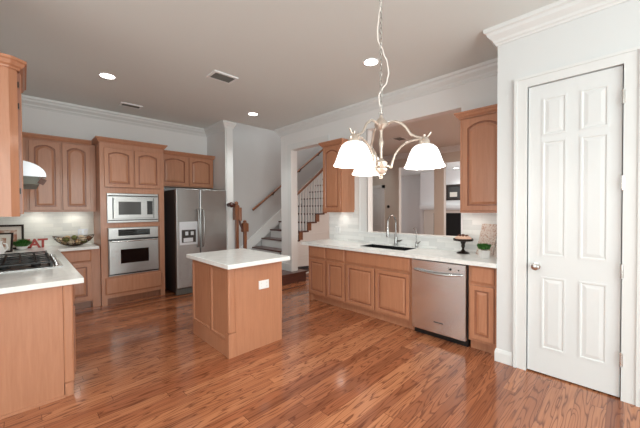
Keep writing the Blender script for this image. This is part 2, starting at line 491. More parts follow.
# ---- pantry door
FP = Frame((XP, .595, 0), (0, -1, 0), (-1, 0, 0))
mb = MB()
for (u0, u1, v0, v1) in ((-.098, -.004, 0, 2.515), (.579, .675, 0, 2.515)): FP.box(mb, u0, u1, v0, v1, 0, .014); FP.box(mb, u0 if u0 < 0 else u1 - .02, u0 + .02 if u0 < 0 else u1, v0, 2.515, 0, .024)
FP.box(mb, -.004, .579, 2.446, 2.515, 0, .014); FP.box(mb, -.098, .675, 2.515, 2.536, 0, .024)
FP.box(mb, .0, .012, 0, 2.44, -.12, -.02) if False else None
struct(mb, 'trim_10', 'trim', 'white moulded casing around the pantry door')
Dn = MB(); FP.box(Dn, .003, .573, .012, 2.44, -.042, -.008)
cols = [(.113, .245), (.355, .49)]; rows = [(.24, .82), (1.02, 1.955), (2.03, 2.315)]
door = struct(Dn, 'door_1', 'door', 'white six-panel pantry door with a round nickel knob', 'door')
for (a, b) in cols:
    for (c, d) in rows:
        mb = MB()
        panel_rings(mb, FP, a - .014, b + .014, c - .014, d + .014, -.009, [(0, .001, 0), (.0, .006, 0), (.012, .006, 0), (.018, .0015, 0), (.024, .0015, 0), (.046, .0055, 0)], 0)
        mb.build('door_panel', 'door', door)
k = MB(); c = FP.p(.063, .915, -.008)
k.lathe((0, 0, 0), [(.031, 0), (.031, .005), (.012, .01), (.011, .03), (.024, .036), (.029, .048), (.026, .06), (.012, .067), (0.0001, .068)], 20)
k.v = [(c.x - z, c.y + y, c.z + x) for x, y, z in k.v]
o = k.build('door_knob', 'knob', door); o['label'] = 'round nickel knob'
for z in (2.21, 1.59, .945, .30):
    h = MB(); c = FP.p(.577, z, 0); h.lathe((c.x - .012, c.y, z - .045), [(.007, 0), (.007, .09)], 10); h.lathe((c.x - .012, c.y, z + .045), [(.009, 0), (.009, .006), (.001, .012)], 10); h.lathe((c.x - .012, c.y, z - .055), [(.001, 0), (.009, .004), (.009, .01)], 10)
    FP.box(h, .570, .588, z - .045, z + .045, -.008, .0155)
    o = h.build('hinge', 'knob', door); o['label'] = 'nickel hinge'

# ============================================================ CABINETS
def crown_on(parent, path, z, name='crown_molding'):
    return sweep(MB(), path, CROWN, z).build(name, 'maple', parent)


# --- base cabinets along the sink wall, faces at x = XF
XF = 3.16
FS = Frame((XF, 0, 0), (0, -1, 0), (-1, 0, 0))
def sink_unit(name_label, y1, y0, doors, drawers, left_end=False, right_end=False, grp='base cabinets under the sink counter'):
    t = thing('base_cabinet', (XF + .29, (y0 + y1) / 2, 0), name_label, 'cabinet', grp)
    mb = MB()
    if y1 - y0 > .8:
        mb.box(XF, XF + .02, y0, y1, .10, .857); mb.box(XF + .02, XS - .005, y0, y0 + .018, .10, .857); mb.box(XF + .02, XS - .005, y1 - .018, y1, .10, .857); mb.box(XF + .02, XS - .005, y0 + .018, y1 - .018, .10, .12)
    else: mb.box(XF, XS - .005, y0, y1, .10, .857)
    mb.build('carcass', 'maple', t)
    a = MB().box(XF + .06, XS - .02, y0 + (.05 if right_end else 0), y1 - (.06 if left_end else 0), 0, .10); a.build('toe_kick', 'maple', t)
    if left_end: MB().box(XF + .002, XF + .065, y1 - .06, y1, 0, .10).build('leg', 'maple', t)
    if right_end: MB().box(XF + .002, XF + .06, y0, y0 + .05, 0, .10).build('leg', 'maple', t)
    for (a, b) in doors: cab_door(t, FS, -a, -b, .125, .655, 0, stile=.05)
    for (a, b) in drawers: cab_drawer(t, FS, -a, -b, .678, .845)
    return t
sink_unit('maple base cabinet at the far left end of the sink run', 3.465, 3.075, [(3.445, 3.09)], [(3.445, 3.09)], left_end=True)
sink_unit('maple base cabinet with one door, between the far end cabinet and the sink cabinet', 3.075, 2.705, [(3.06, 2.72)], [(3.06, 2.72)])
sink_unit('wide maple cabinet with two doors below the sink and faucet', 2.705, 1.715, [(2.69, 2.225), (2.205, 1.735)], [(2.69, 1.735)])
sink_unit('narrow maple base cabinet between the dishwasher and the white wall', 1.095, .84, [(1.08, .865)], [(1.08, .865)], right_end=True)

# --- sink counter with cutout
sx0, sx1, sy0, sy1 = 3.29, 3.62, 1.88, 2.60
mb = MB(); z0, z1 = .858, .90; cx0 = 3.085
mb.box(cx0, sx0, .832, 3.565, z0, z1); mb.box(sx1, XS - .012, .832, 3.565, z0, z1); mb.box(sx0, sx1, .832, sy0, z0, z1); mb.box(sx0, sx1, sy1, 3.565, z0, z1)
tag(mb.build('countertop', 'quartz', None, 0, (3.4, 2.2, .858)), 'long white quartz countertop with the undermount sink', 'countertop')
t = thing('sink', (3.455, 2.24, .70), 'dark undermount double-bowl sink in the long white countertop', 'sink')
mb = MB(); s0 = .7
mb.box(sx0 + .001, sx1 - .001, sy0 + .001, sy1 - .001, s0 - .006, s0); mb.box(sx0 + .001, sx0 + .006, sy0 + .001, sy1 - .001, s0, .896); mb.box(sx1 - .006, sx1 - .001, sy0 + .001, sy1 - .001, s0, .896); mb.box(sx0 + .006, sx1 - .006, sy0 + .001, sy0 + .006, s0, .896); mb.box(sx0 + .006, sx1 - .006, sy1 - .006, sy1 - .001, s0, .896); mb.box(sx0 + .006, sx1 - .006, 2.12, 2.135, s0, .845)
mb.build('basin', 'sinkblack', t)
for y in (2.36, 2.0): MB().lathe((3.46, y, s0), [(.04, 0), (.04, .003), (.012, .004)], 18).build('drain', 'steel', t)

# --- faucet
def arc(c, r, a0, a1, n, ux, uz=(0, 0, 1)):
    ux = Vector(ux); uz = Vector(uz); c = Vector(c)
    return [c + r * (math.cos(a0 + (a1 - a0) * i / n) * ux + math.sin(a0 + (a1 - a0) * i / n) * uz) for i in range(n + 1)]
fx, fy_ = 3.675, 2.235
t = thing('kitchen_faucet', (fx, fy_, .90), 'tall chrome gooseneck pull-down faucet behind the sink', 'faucet')
MB().lathe((fx, fy_, .90), [(.03, 0), (.03, .008), (.022, .014), (.021, .11), (.016, .13)], 18).build('base', 'chrome', t)
pts = [(fx, fy_, 1.02), (fx, fy_, 1.20)] + arc((fx - .10, fy_, 1.22), .10, 0, PI, 14, (1, 0, 0)) + [(fx - .20, fy_, 1.14)]
MB().tube(pts, .011, 12).build('spout', 'chrome', t)
MB().lathe((fx - .20, fy_, 1.03), [(.02, 0), (.021, .03), (.017, .1), (.012, .13)], 14).build('spray_head', 'chrome', t)
MB().tube([(fx, fy_ - .02, .965), (fx, fy_ - .05, .965), (fx - .01, fy_ - .10, .985)], [.013, .012, .007], 10).build('lever', 'chrome', t)
fx, fy_ = 3.675, 1.93
t = thing('water_dispenser_faucet', (fx, fy_, .90), 'small slim chrome tap to the right of the gooseneck faucet', 'faucet')
MB().lathe((fx, fy_, .90), [(.02, 0), (.02, .006), (.014, .012), (.013, .07), (.008, .08)], 14).build('base', 'chrome', t)
MB().tube([(fx, fy_, .97), (fx, fy_, 1.10)] + arc((fx - .045, fy_, 1.11), .045, 0, PI * .85, 8, (1, 0, 0)), .006, 8).build('spout', 'chrome', t)
MB().tube([(fx, fy_, .955), (fx, fy_ - .03, .96), (fx - .01, fy_ - .06, .985)], [.009, .008, .005], 8).build('lever', 'chrome', t)

# --- dishwasher
t = thing('dishwasher', (3.45, 1.405, 0), 'stainless steel dishwasher between the maple base cabinets', 'dishwasher')
MB().box(3.17, 3.72, 1.108, 1.702, .09, .85).build('body', 'dark_steel', t)
mb = MB().box(3.125, 3.168, 1.112, 1.698, .075, .842); dp = mb.build('front_panel', 'steel_lit', t, .006)
MB().tube([(3.124, 1.665, .735), (3.10, 1.64, .735), (3.088, 1.52, .722), (3.083, 1.405, .718), (3.088, 1.29, .722), (3.10, 1.17, .735), (3.124, 1.145, .735)], .013, 10).build('handle', 'steel_bright', t)
k = MB(); k.lathe((0, 0, 0), [(.012, 0), (.012, .006), (.0001, .007)], 14); k.v = [(3.125 - z, 1.262 + y, .782 + x) for x, y, z in k.v]; k.build('control_button', 'black', t)
k = MB(); k.lathe((0, 0, 0), [(.007, 0), (.007, .005), (.0001, .006)], 12); k.v = [(3.125 - z, 1.18 + y, .782 + x) for x, y, z in k.v]; k.build('control_button', 'black', t)
MB().tube([(3.1245, 1.30 + .02 * math.cos(a) if abs(a) > 0 else 1.28,   .782 + .024 * math.sin(a)) for a in [PI / 2 + PI * i / 8 for i in range(9)]] + [(3.1245, 1.17 + .022 * math.cos(a),   .782 + .024 * math.sin(a)) for a in [-PI / 2 + PI * i / 8 for i in range(0)]], .0012, 6).build('control_outline', 'dark_steel', t)
MB().box(3.1225, 3.126, 1.34, 1.44, .19, .20).build('badge', 'dark_steel', t)
MB().box(3.2, 3.7, 1.112, 1.698, 0.0, .09).build('toe_kick', 'black', t)

# --- upper cabinets on the sink wall
FU = Frame((3.44, 0, 0), (0, -1, 0), (-1, 0, 0))
t = thing('wall_cabinet', (3.6, 3.23, 1.365), 'tall maple wall cabinet left of the pass-through, beside the stairs', 'cabinet', 'maple wall cabinets on the sink wall')
MB().box(3.44, XS - .002, 3.02, 3.42, 1.392, 2.41).build('carcass', 'maple', t)
MB().box(3.44, 3.458, 3.02, 3.42, 1.362, 1.392).box(3.458, XS - .014, 3.02, 3.034, 1.362, 1.392).box(3.458, XS - .014, 3.406, 3.42, 1.362, 1.392).build('light_rail', 'maple', t)
cab_door(t, FU, -3.405, -3.035, 1.385, 2.385, .05)
PUCKS = [(t, 3.62, 3.22, 1.392)]
crown_on(t, [(XS - .002, 3.42), (3.44, 3.42), (3.44, 3.02), (XS - .002, 3.02)], 2.40)
t = thing('wall_cabinet', (3.6, 1.06, 1.365), 'maple wall cabinet right of the pass-through, against the white pantry wall', 'cabinet', 'maple wall cabinets on the sink wall')
MB().box(3.44, XS - .002, .835, 1.285, 1.392, 2.40).build('carcass', 'maple', t)
MB().box(3.44, 3.458, .835, 1.285, 1.362, 1.392).box(3.458, XS - .014, 1.271, 1.285, 1.362, 1.392).build('light_rail', 'maple', t)
PUCKS.append((t, 3.56, 1.21, 1.392))
cab_door(t, FU, -1.255, -.85, 1.385, 2.375, .05)
sweep(MB(), [(XS - .002, 1.285), (3.44, 1.285), (3.44, .835)], CROWN, 2.385).build('crown_molding', 'maple', t)

def puck(parent, x, y, z, power=1.35):
    MB().lathe((x, y, z), [(.034, 0), (.034, -.012), (.028, -.014), (.0001, -.0145)], 20).build('puck_light', 'lamp', parent)
    l = bpy.data.lights.new('puck_beam', 'SPOT'); l.energy = power; l.spot_size = math.radians(150); l.spot_blend = .6; l.color = (1, .95, .86); l.shadow_soft_size = .03
    pw = parent_world(parent); o = bpy.data.objects.new('puck_beam', l); COL.objects.link(o); o.parent = parent; o.location = (x - pw.x, y - pw.y, z - .02 - pw.z)


# --- left peninsula run (along the left wall)
t = thing('base_cabinet', (-.02, 4.2, 0), 'maple base cabinets under the cooktop with a plain end panel', 'cabinet')
MB().box(-.335, .26, 2.985, 5.95, .10, .85).build('carcass', 'maple', t)
MB().box(-.335, .19, 3.0, 5.95, 0, .10).build('toe_kick', 'maple', t)
MB().box(-.335, .20, 2.965, 2.985, .0, .85).build('end_panel', 'maple', t)
MB().box(.20, .262, 2.96, 3.03, .10, .85).build('corner_post', 'maple', t, .012)
MB().box(.205, .255, 2.966, 3.03, .0, .10).build('leg', 'maple', t)
MB().box(-.335, .205, 2.953, 2.966, .0, .018).build('shoe_molding', 'maple', t)
FL = Frame((.26, 0, 0), (0, 1, 0), (1, 0, 0))
for (a, b) in ((3.06, 3.62), (3.65, 4.12), (4.14, 4.62), (4.65, 5.3)):
    cab_door(t, FL, a, b, .125, .655); cab_drawer(t, FL, a, b, .678, .838)
FB = Frame((0, 5.43, 0), (1, 0, 0), (0, -1, 0))
t = thing('base_cabinet', (.54, 5.7, 0), 'narrow maple base cabinet beside the tall oven cabinet', 'cabinet')
MB().box(.285, .797, 5.43, 5.985, .10, .85).build('carcass', 'maple', t)
MB().box(.285, .70, 5.50, 5.985, 0, .10).build('toe_kick', 'maple_dark', t)
MB().box(.70, .797, 5.435, 5.98, 0, .10).build('leg', 'maple', t)
cab_door(t, FB, .31, .69, .125, .655); cab_drawer(t, FB, .31, .69, .678, .838)
mb = MB(); ob = [(-.335, 2.935), (.326, 2.935), (.326, 5.395), (.782, 5.395), (.782, 5.985), (-.335, 5.985)]
mb.prism(ob, 2, .85, .89)
tag(mb.build('countertop', 'quartz', None, .004, (0, 4, .85)), 'L-shaped white quartz countertop holding the gas cooktop', 'countertop')

# --- cooktop
t = thing('gas_cooktop', (-.01, 4.15, .89), 'stainless gas cooktop with black grates on the left counter', 'cooktop')
MB().box(-.26, .255, 3.66, 4.68, .891, .899).build('plate', 'steel_bright', t, .003)
for i in range(3):
    MB().box(-.24, .18, 3.68 + i * .325, 4.005 + i * .325, .8985, .9015).build('burner_pan', 'black', t)
    g = MB(); a, b = 3.685 + i * .325, 3.685 + i * .325 + .315; zz = .95
    for y in (a, b): g.box(-.235, .175, y - .007, y + .007, zz - .012, zz)
    for x in (-.235, -.132, -.03, .073, .175): g.box(x - .007, x + .007, a, b, zz - .014, zz)
    ym = (a + b) / 2; g.box(-.235, .175, ym - .006, ym + .006, zz - .01, zz)
    for x in (-.135, .075):
        g.box(x - .006, x + .006, a, a + .11, zz - .01, zz); g.box(x - .006, x + .006, b - .11, b, zz - .01, zz)
    for x in (-.235, .175):
        for y in (a, b): g.box(x - .009, x + .009, y - .009, y + .009, .899, zz + .004)
    g.build('grate', 'iron', t)
    for x in (-.135, .075): MB().lathe((x, ym, .899), [(.05, 0), (.05, .006), (.034, .01), (.034, .018), (.02, .02)], 18).build('burner', 'iron', t)
for i in range(5): MB().lathe((.215, 3.80 + i * .17, .899), [(.021, 0), (.02, .006), (.016, .008), (.015, .026), (.001, .027)], 16).build('knob', 'steel_bright', t)

# --- near-left wall cabinet + hood
t = thing('wall_cabinet', (-.17, 3.3, 1.37), 'tall maple wall cabinet at the left edge, in front of the range hood', 'cabinet')
mb = MB(); mb.prism([(-.335, 2.98), (-.06, 2.98), (-.018, 3.012), (-.018, 3.62), (-.335, 3.62)], 2, 1.37, 2.40); mb.build('carcass', 'maple', t)
FC = Frame((-.018, 0, 0), (0, 1, 0), (1, 0, 0))
cab_door(t, FC, 3.03, 3.60, 1.385, 2.385, .05)
sweep(MB(), [(-.335, 2.98), (-.06, 2.98), (-.018, 3.012), (-.018, 3.62)][::1], [(o, h) for o, h in CROWN], 2.395).build('crown_molding', 'maple', t)
for z in (2.30, 2.15, 1.55): MB().box(-.022, -.010, 3.012, 3.03, z - .02, z + .02).build('hinge', 'bronze', t)
t = thing('range_hood', (-.1, 4.1, 1.63), 'white curved-front range hood above the cooktop', 'range hood')
pf = [(-.335, 1.712)] + [(.15, 1.712)] + [(-.06 + .21 * math.cos(a), 1.722 + .128 * math.sin(a)) for a in [PI * .5 * i / 12 for i in range(13)]] + [(-.335, 1.85)]
MB().prism([(p[0], p[1]) for p in pf], 1, 3.64, 4.58).build('canopy', 'steel_white', t)
MB().box(-.335, .105, 3.66, 4.56, 1.645, 1.712).build('filter_housing', 'hoodgrey', t)
tg = MB().box(-.022, .022, -.003, .003, -.026, .026); ca, sa = math.cos(.5), math.sin(.5)
tg.v = [(.122 + x * ca + z * sa, 3.630 + y, 1.668 - x * sa + z * ca) for x, y, z in tg.v]; tg.build('hanging_tag', 'crust', t)
# --- back wall uppers
FK = Frame((0, 5.68, 0), (1, 0, 0), (0, -1, 0))
t = thing('wall_cabinet', (.38, 5.8, 1.395), 'maple wall cabinet with two arched doors left of the oven cabinet', 'cabinet')
MB().box(-.33, .795, 5.68, YB - .002, 1.422, 2.40).build('carcass', 'maple', t)
MB().box(-.33, .795, 5.68, 5.70, 1.392, 1.422).build('light_rail', 'maple', t)
PUCKS += [(t, .55, 5.86, 1.422), (t, .15, 5.86, 1.422)]
cab_door(t, FK, .06, .385, 1.415, 2.375, .05); cab_door(t, FK, .405, .725, 1.415, 2.375, .05); cab_door(t, FK, -.31, .035, 1.415, 2.375, .05)
sweep(MB(), [(-.33, 5.68), (.745, 5.68)], CROWN, 2.39).build('crown_molding', 'maple', t)

for a_ in PUCKS: puck(*a_)
# --- tall oven cabinet
FO = Frame((0, 5.38, 0), (1, 0, 0), (0, -1, 0))
xa, xb = .80, 1.665
t = thing('oven_cabinet', (1.23, 5.7, 0), 'tall maple cabinet housing the microwave and wall oven', 'cabinet')
mb = MB()
mb.box(xa, xb, 5.40, YB - .002, .10, 2.42); mb.box(xa, xa + .075, 5.38, 5.40, .10, 2.42); mb.box(xb - .075, xb, 5.38, 5.40, .10, 2.42)
mb.box(xa + .075, xb - .075, 5.38, 5.40, 1.67, 1.75); mb.box(xa + .075, xb - .075, 5.38, 5.40, 2.33, 2.42); mb.box(xa + .075, xb - .075, 5.38, 5.40, 1.15, 1.22); mb.box(xa + .075, xb - .075, 5.38, 5.40, .10, .42); mb.box(1.2, 1.265, 5.38, 5.40, 1.75, 2.33)
mb.build('carcass', 'maple', t)
MB().box(xa + .07, xb - .07, 5.44, 5.98, 0, .10).build('toe_kick', 'maple_dark', t)
for u in (xa, xb - .07): MB().box(u, u + .07, 5.385, 5.98, 0, .10).build('leg', 'maple', t)
cab_door(t, FO, .852, 1.222, 1.755, 2.335, .036); cab_door(t, FO, 1.243, 1.613, 1.755, 2.335, .036)
cab_drawer(t, FO, .845, 1.615, .155, .405)
crown_on(t, [(xa, YB - .01), (xa, 5.38), (xb, 5.38), (xb, YB - .01)], 2.41)
# microwave
t = thing('microwave', (1.22, 5.5, 1.22), 'stainless built-in microwave above the wall oven', 'microwave')
u0, u1, v0, v1 = .878, 1.572, 1.222, 1.666
mb = MB(); FO.box(mb, u0, u1, v0, v1, .001, .018); mb.build('trim_kit', 'steel', t, .004)
for (a, b) in ((v1 - .048, v1 - .03), (v0 + .03, v0 + .045)): mb = MB(); FO.box(mb, u0 + .01, u1 - .01, a, b, .0175, .0195); mb.build('vent_slot', 'dark_steel', t)
mb = MB(); FO.box(mb, u0 + .075, u1 - .075, v0 + .065, v1 - .07, .019, .034); d = mb.build('door', 'steel', t, .004)
mb = MB(); FO.box(mb, u0 + .14, u0 + .44, v0 + .12, v1 - .125, .0335, .0365); mb.build('window', 'greyglass', d)
mb = MB(); FO.box(mb, u0 + .525, u0 + .605, v0 + .12, v1 - .11, .0335, .0365); mb.build('control_panel', 'black', t)
for (a, b) in ((u0 + .066, u0 + .073), (u1 - .073, u1 - .066)): mb = MB(); FO.box(mb, a, b, v0 + .06, v1 - .065, .018, .024); mb.build('frame_line', 'black', t)
# wall oven
t = thing('wall_oven', (1.22, 5.5, .42), 'stainless wall oven with a black glass window below the microwave', 'oven')
u0, u1, v0, v1 = .886, 1.565, .425, 1.148
mb = MB(); FO.box(mb, u0, u1, v0, v1, .001, .018); mb.build('frame', 'steel', t, .003)
mb = MB(); FO.box(mb, u0 + .005, u1 - .005, v1 - .165, v1 - .005, .018, .03); cp = mb.build('control_panel', 'steel', t, .003)
mb = MB(); FO.box(mb, u0 + .125, u1 - .125, v1 - .125, v1 - .03, .0295, .032); mb.build('display', 'blackglass', cp)
mb = MB(); FO.box(mb, u0 + .005, u1 - .005, v0 + .03, v1 - .19, .018, .042); d = mb.build('door', 'steel', t, .005)
mb = MB(); FO.box(mb, u0 + .15, u1 - .15, v0 + .18, v1 - .33, .0415, .0445); mb.build('window', 'blackglass', d)
for (a, b, c) in ((v1 - .19, v1 - .17, .022), (v0 + .012, v0 + .03, .024)): mb = MB(); FO.box(mb, u0, u1, a, b, .0175, c); mb.build('vent_slot', 'black', t)
zh = v1 - .20
MB().tube([FO.p(u0 + .03, zh, .042), FO.p(u0 + .035, zh, .075), FO.p(u0 + .10, zh, .085), FO.p(u1 - .10, zh, .085), FO.p(u1 - .035, zh, .075), FO.p(u1 - .03, zh, .042)], .012, 10).build('handle', 'steel_bright', t)

# --- refrigerator and cabinet above it
t = thing('refrigerator', (2.2, 5.6, 0), 'stainless side-by-side refrigerator with a water dispenser', 'refrigerator')
rx0, rx1, ry = 1.765, 2.645, 5.12
MB().box(rx0, rx1, ry + .075, 5.93, .04, 1.745).build('body', 'dark_steel', t)
FR = Frame((0, ry, 0), (1, 0, 0), (0, -1, 0))
split = 2.155
fd = MB().box(rx0, split - .004, ry, ry + .068, .115, 1.765).build('freezer_door', 'steel', t, .012)
md = MB().box(split + .004, rx1, ry, ry + .068, .115, 1.765).build('fridge_door', 'steel', t, .012)
for (o_, u) in ((fd, split - .045), (md, split + .045)):
    MB().tube([FR.p(u, .78, 0), FR.p(u, .80, .045), FR.p(u, .9, .06), FR.p(u, 1.1, .066), FR.p(u, 1.3, .06), FR.p(u, 1.40, .045), FR.p(u, 1.42, 0)], .013, 10).build('handle', 'steel', o_)
mb = MB(); FR.box(mb, 1.81, 2.105, .83, 1.215, .0, .012); dsp = mb.build('dispenser', 'steel_white', fd, .004)
mb = MB(); FR.box(mb, 1.845, 2.075, .87, 1.08, .0115, .0135); mb.build('dispenser_recess', 'dark_steel', dsp)
mb = MB(); FR.box(mb, 1.87, 2.02, .88, .945, .013, .03); mb.build('dispenser_tray', 'steel_white', dsp)
for u in (1.90, 1.99): mb = MB(); FR.box(mb, u, u + .045, .99, 1.05, .013, .025); mb.build('dispenser_paddle', 'steel_white', dsp)
mb = MB(); FR.box(mb, rx0, rx1, .01, .108, -.07, -.02)
for i in range(4): FR.box(mb, rx0 + .02, rx1 - .02, .022 + i * .021, .034 + i * .021, -.02, -.012)
mb.build('base_grille', 'louver', t)
FZ = Frame((0, 5.68, 0), (1, 0, 0), (0, -1, 0))
t = thing('wall_cabinet', (2.2, 5.8, 1.83), 'short maple wall cabinet above the refrigerator', 'cabinet')
MB().box(1.672, 2.66, 5.68, YB - .002, 1.83, 2.40).build('carcass', 'maple', t)
cab_door(t, FZ, 1.715, 2.165, 1.85, 2.38, .04); cab_door(t, FZ, 2.195, 2.635, 1.85, 2.38, .04)
sweep(MB(), [(1.72, 5.68), (2.66, 5.68), (2.66, 5.9)], CROWN, 2.385).build('crown_molding', 'maple', t)

# --- island
t = thing('kitchen_island', (1.67, 3.04, 0), 'maple kitchen island with a panelled side in the middle of the floor', 'kitchen island')
ix0, ix1, iy0, iy1 = 1.362, 1.985, 2.615, 3.47
MB().box(ix0 + .02, ix1 - .0, iy0 + .012, iy1, .0, .868).build('body', 'maple', t)
FI = Frame((ix0 + .02, 0, 0), (0, -1, 0), (-1, 0, 0))
def flat_panel(parent, fr, u0, u1, v0, v1):
    mb = MB(); panel_rings(mb, fr, u0, u1, v0, v1, 0, [(0, 0, 0), (0, .018, 0), (.022, .018, 0), (.028, .008, 0), (.034, .008, 0)], 0, [0, 0, 0, 0]); return mb.build('side_panel', 'maple', parent)
for (a, b) in ((0, .15), (.835, .868)): mb = MB(); FI.box(mb, -iy1, -(iy0 + .05), a, b, 0, .016); mb.build('rail', 'maple', t)
flat_panel(t, FI, -3.465, -3.02, .155, .832); flat_panel(t, FI, -3.005, -2.67, .155, .832)
mb = MB().box(ix0, ix0 + .075, iy0, iy0 + .06, .23, .868); mb.build('corner_post', 'maple', t, .014)
MB().box(ix0 - .004, ix0 + .07, iy0 - .004, iy0 + .055, 0, .23).build('plinth_block', 'maple', t, .004)
MB().box(ix0 + .07, ix1, iy0 + .002, iy0 + .014, 0, .868).build('end_panel', 'maple', t)
MB().box(ix1 - .02, ix1 + .004, iy0 - .004, iy0 + .02, .23, .868).build('corner_post', 'maple', t, .006)
mb = MB().box(1.695, 1.815, iy0 - .006, iy0 + .003, .595, .682); ol = mb.build('outlet', 'plate', t, .002); ol['label'] = 'white outlet plate'
for x in (1.723, 1.789):
    for z in (.622, .655): MB().box(x - .007, x + .007, iy0 - .0075, iy0 - .0055, z - .008, z + .008).build('receptacle', 'slot', ol)
tag(MB().box(1.305, 2.025, 2.51, 3.49, .868, .91).build('countertop', 'quartz', None, .005, (1.66, 3, .868)), 'small white quartz countertop on the island', 'countertop')

# ============================================================ STAIRS
ST0, RUN, RISE, NY = 3.22, .25, .188, 4.93
t = thing('staircase', (4.2, 5.4, 0), 'white staircase with dark wood treads rising to the right behind the doorway', 'staircase')
N = 14
for n in range(1, N + 1):
    xf = ST0 + RUN * (n - 1); z = RISE * n
    ya = 4.5 if n == 1 else NY
    if n == 1:
        def notched(a, b, c, d, za, zb):
            q = MB().box(a, 3.725, c, d, za, zb).box(3.725, 3.895, c, 4.58, za, zb).box(3.725, 3.895, 4.935, d, za, zb).box(3.895, b, c, d, za, zb); return q
        notched(3.40, 4.02, 4.45, 5.97, z - .03, z).build('tread', 'dark_tread', t)
        notched(3.42, 4.0, 4.47, 5.97, 0, z - .03).build('riser', 'dark_tread', t)
        continue
    MB().box(xf - .025, xf + RUN + .01, NY + .006 if n < 4 else NY - .03, 5.975, z - .03, z).build('tread', 'dark_tread', t, .006)
    MB().box(xf, xf + .018, NY + .0, 5.975, z - RISE + .0, z - .03).build('riser', 'trim', t)
    if n > 3: MB().box(xf - .02, xf + .085, NY - .028, NY - .005, z - RISE, z - .03).build('bracket', 'oak_rail', t)
# near side closed panel under the steps
mb = MB(); poly = [(ST0 + RUN, .19)]
for n in range(2, N + 1):
    xf = ST0 + RUN * (n - 1); poly += [(xf, RISE * (n - 1) - .03), (xf, RISE * n - .03)]
poly += [(ST0 + RUN * N, RISE * N - .03), (ST0 + RUN * N, 0)]
poly = [p for p in poly if True]
mb.prism([(max(p[0], 4.01) if p[1] < .2 else p[0], p[1]) for p in poly], 1, NY, NY + .03)
sp = mb.build('side_panel', 'trim', t)
mb = MB()
for dz in (-.10, -.17): 
    a = (4.3, RISE * 4.3 + dz + .02)
    mb.prism([(4.0, .5 + dz), (6.2, .5 + dz + 2.2 * .0), (6.2, .512 + dz), (4.0, .512 + dz)], 1, NY - .012, NY)
mb.box(4.0, 6.6, NY - .012, NY, .86, .875); mb.box(4.02, 6.6, NY - .014, NY, 0, .03)
mb.build('panel_molding', 'trim', t)
mb = MB(); mb.prism([(3.2, .19), (3.2, .42), (3.22 + .25 * 13, .42 + .188 * 13), (3.22 + .25 * 13, .188 * 13)], 1, 5.965, 5.998); mb.build('skirt_board', 'trim', t)
# balustrade
t = thing('stair_balustrade', (4.9, NY, 1.0), 'wooden stair railing with slim white balusters seen through the doorway', 'railing')
railz = lambda x: 1.72 + .752 * (x - 4.147)
MB().prism([(3.95, railz(3.95) - .035), (6.3, railz(6.3) - .035), (6.3, railz(6.3) + .035), (3.95, railz(3.95) + .035)], 1, NY - .02, NY + .04).build('handrail', 'oak_rail', t, .01)
for n in range(4, 12):
    for q in (.04, .123, .207):
        x = ST0 + RUN * (n - 1) + q; zb = RISE * n
        MB().box(x - .012, x + .012, NY - .002, NY + .022, zb, railz(x) - .03).build('baluster', 'trim', t)
# wall rail
t = thing('wall_handrail', (4.7, 5.93, 2.0), 'wooden handrail on the grey wall along the staircase', 'handrail')
wz = lambda x: 1.40 + .737 * (x - 3.70)
MB().tube([(3.70 + i * .1, 5.925, wz(3.70 + i * .1)) for i in range(25)], .026, 10).build('rail', 'oak_rail', t)
for x in (4.27, 5.12, 5.8):
    MB().tube([(x, 5.998, wz(x) - .06), (x, 5.93, wz(x) - .06), (x, 5.925, wz(x) - .02)], .012, 8).build('bracket', 'bronze', t)
    k = MB(); k.sphere((x, 5.925, wz(x) - .005), .034); k.build('collar', 'dark_tread', t)
# newel railing beside fridge wall
t = thing('newel_railing', (2.85, 5.1, 0), 'pair of brown newel posts beside the white wall end by the fridge', 'newel posts')
nx, ny = 2.83, 5.08
MB().box(nx - .026, nx + .026, ny - .026, ny + .026, 0, 1.22).build('newel_post', 'oak_rail', t, .006)
MB().box(nx - .055, nx + .03, ny - .045, ny + .045, 1.22, 1.48).lathe((nx - .01, ny, 1.48), [(.05, 0), (.05, .012), (.032, .025), (.038, .045), (.032, .072), (.001, .09)], 14).build('newel_cap', 'oak_rail', t)
MB().box(nx + .034, nx + .085, ny - .04, ny + .04, 1.20, 1.45).build('rail_block', 'oak_rail', t, .01)
nx2 = 2.995
MB().box(nx2 - .028, nx2 + .028, ny - .028, ny + .028, 0, .99).build('newel_post', 'oak_rail', t, .006)
MB().box(nx2 - .055, nx2 + .055, ny - .045, ny + .045, .99, 1.15).lathe((nx2, ny, 1.15), [(.05, 0), (.05, .012), (.03, .022), (.036, .045), (.001, .065)], 14).build('newel_cap', 'oak_rail', t)
MB().tube([(nx + .06, ny, 1.21), (nx + .07, ny, 1.14), (nx + .10, ny, 1.08), (nx2 - .05, ny, 1.06)], .022, 8).build('rail_gooseneck', 'dark_tread', t)
k = MB(); k.sphere((2.70, 5.035, 1.50), .048); k.tube([(2.70, 5.035, 1.5), (nx - .05, ny, 1.49)], .022, 8); k.tube([(2.70, 5.04, 1.5), (2.70, 5.148, 1.5)], .036, 12); k.build('rosette', 'dark_tread', t)

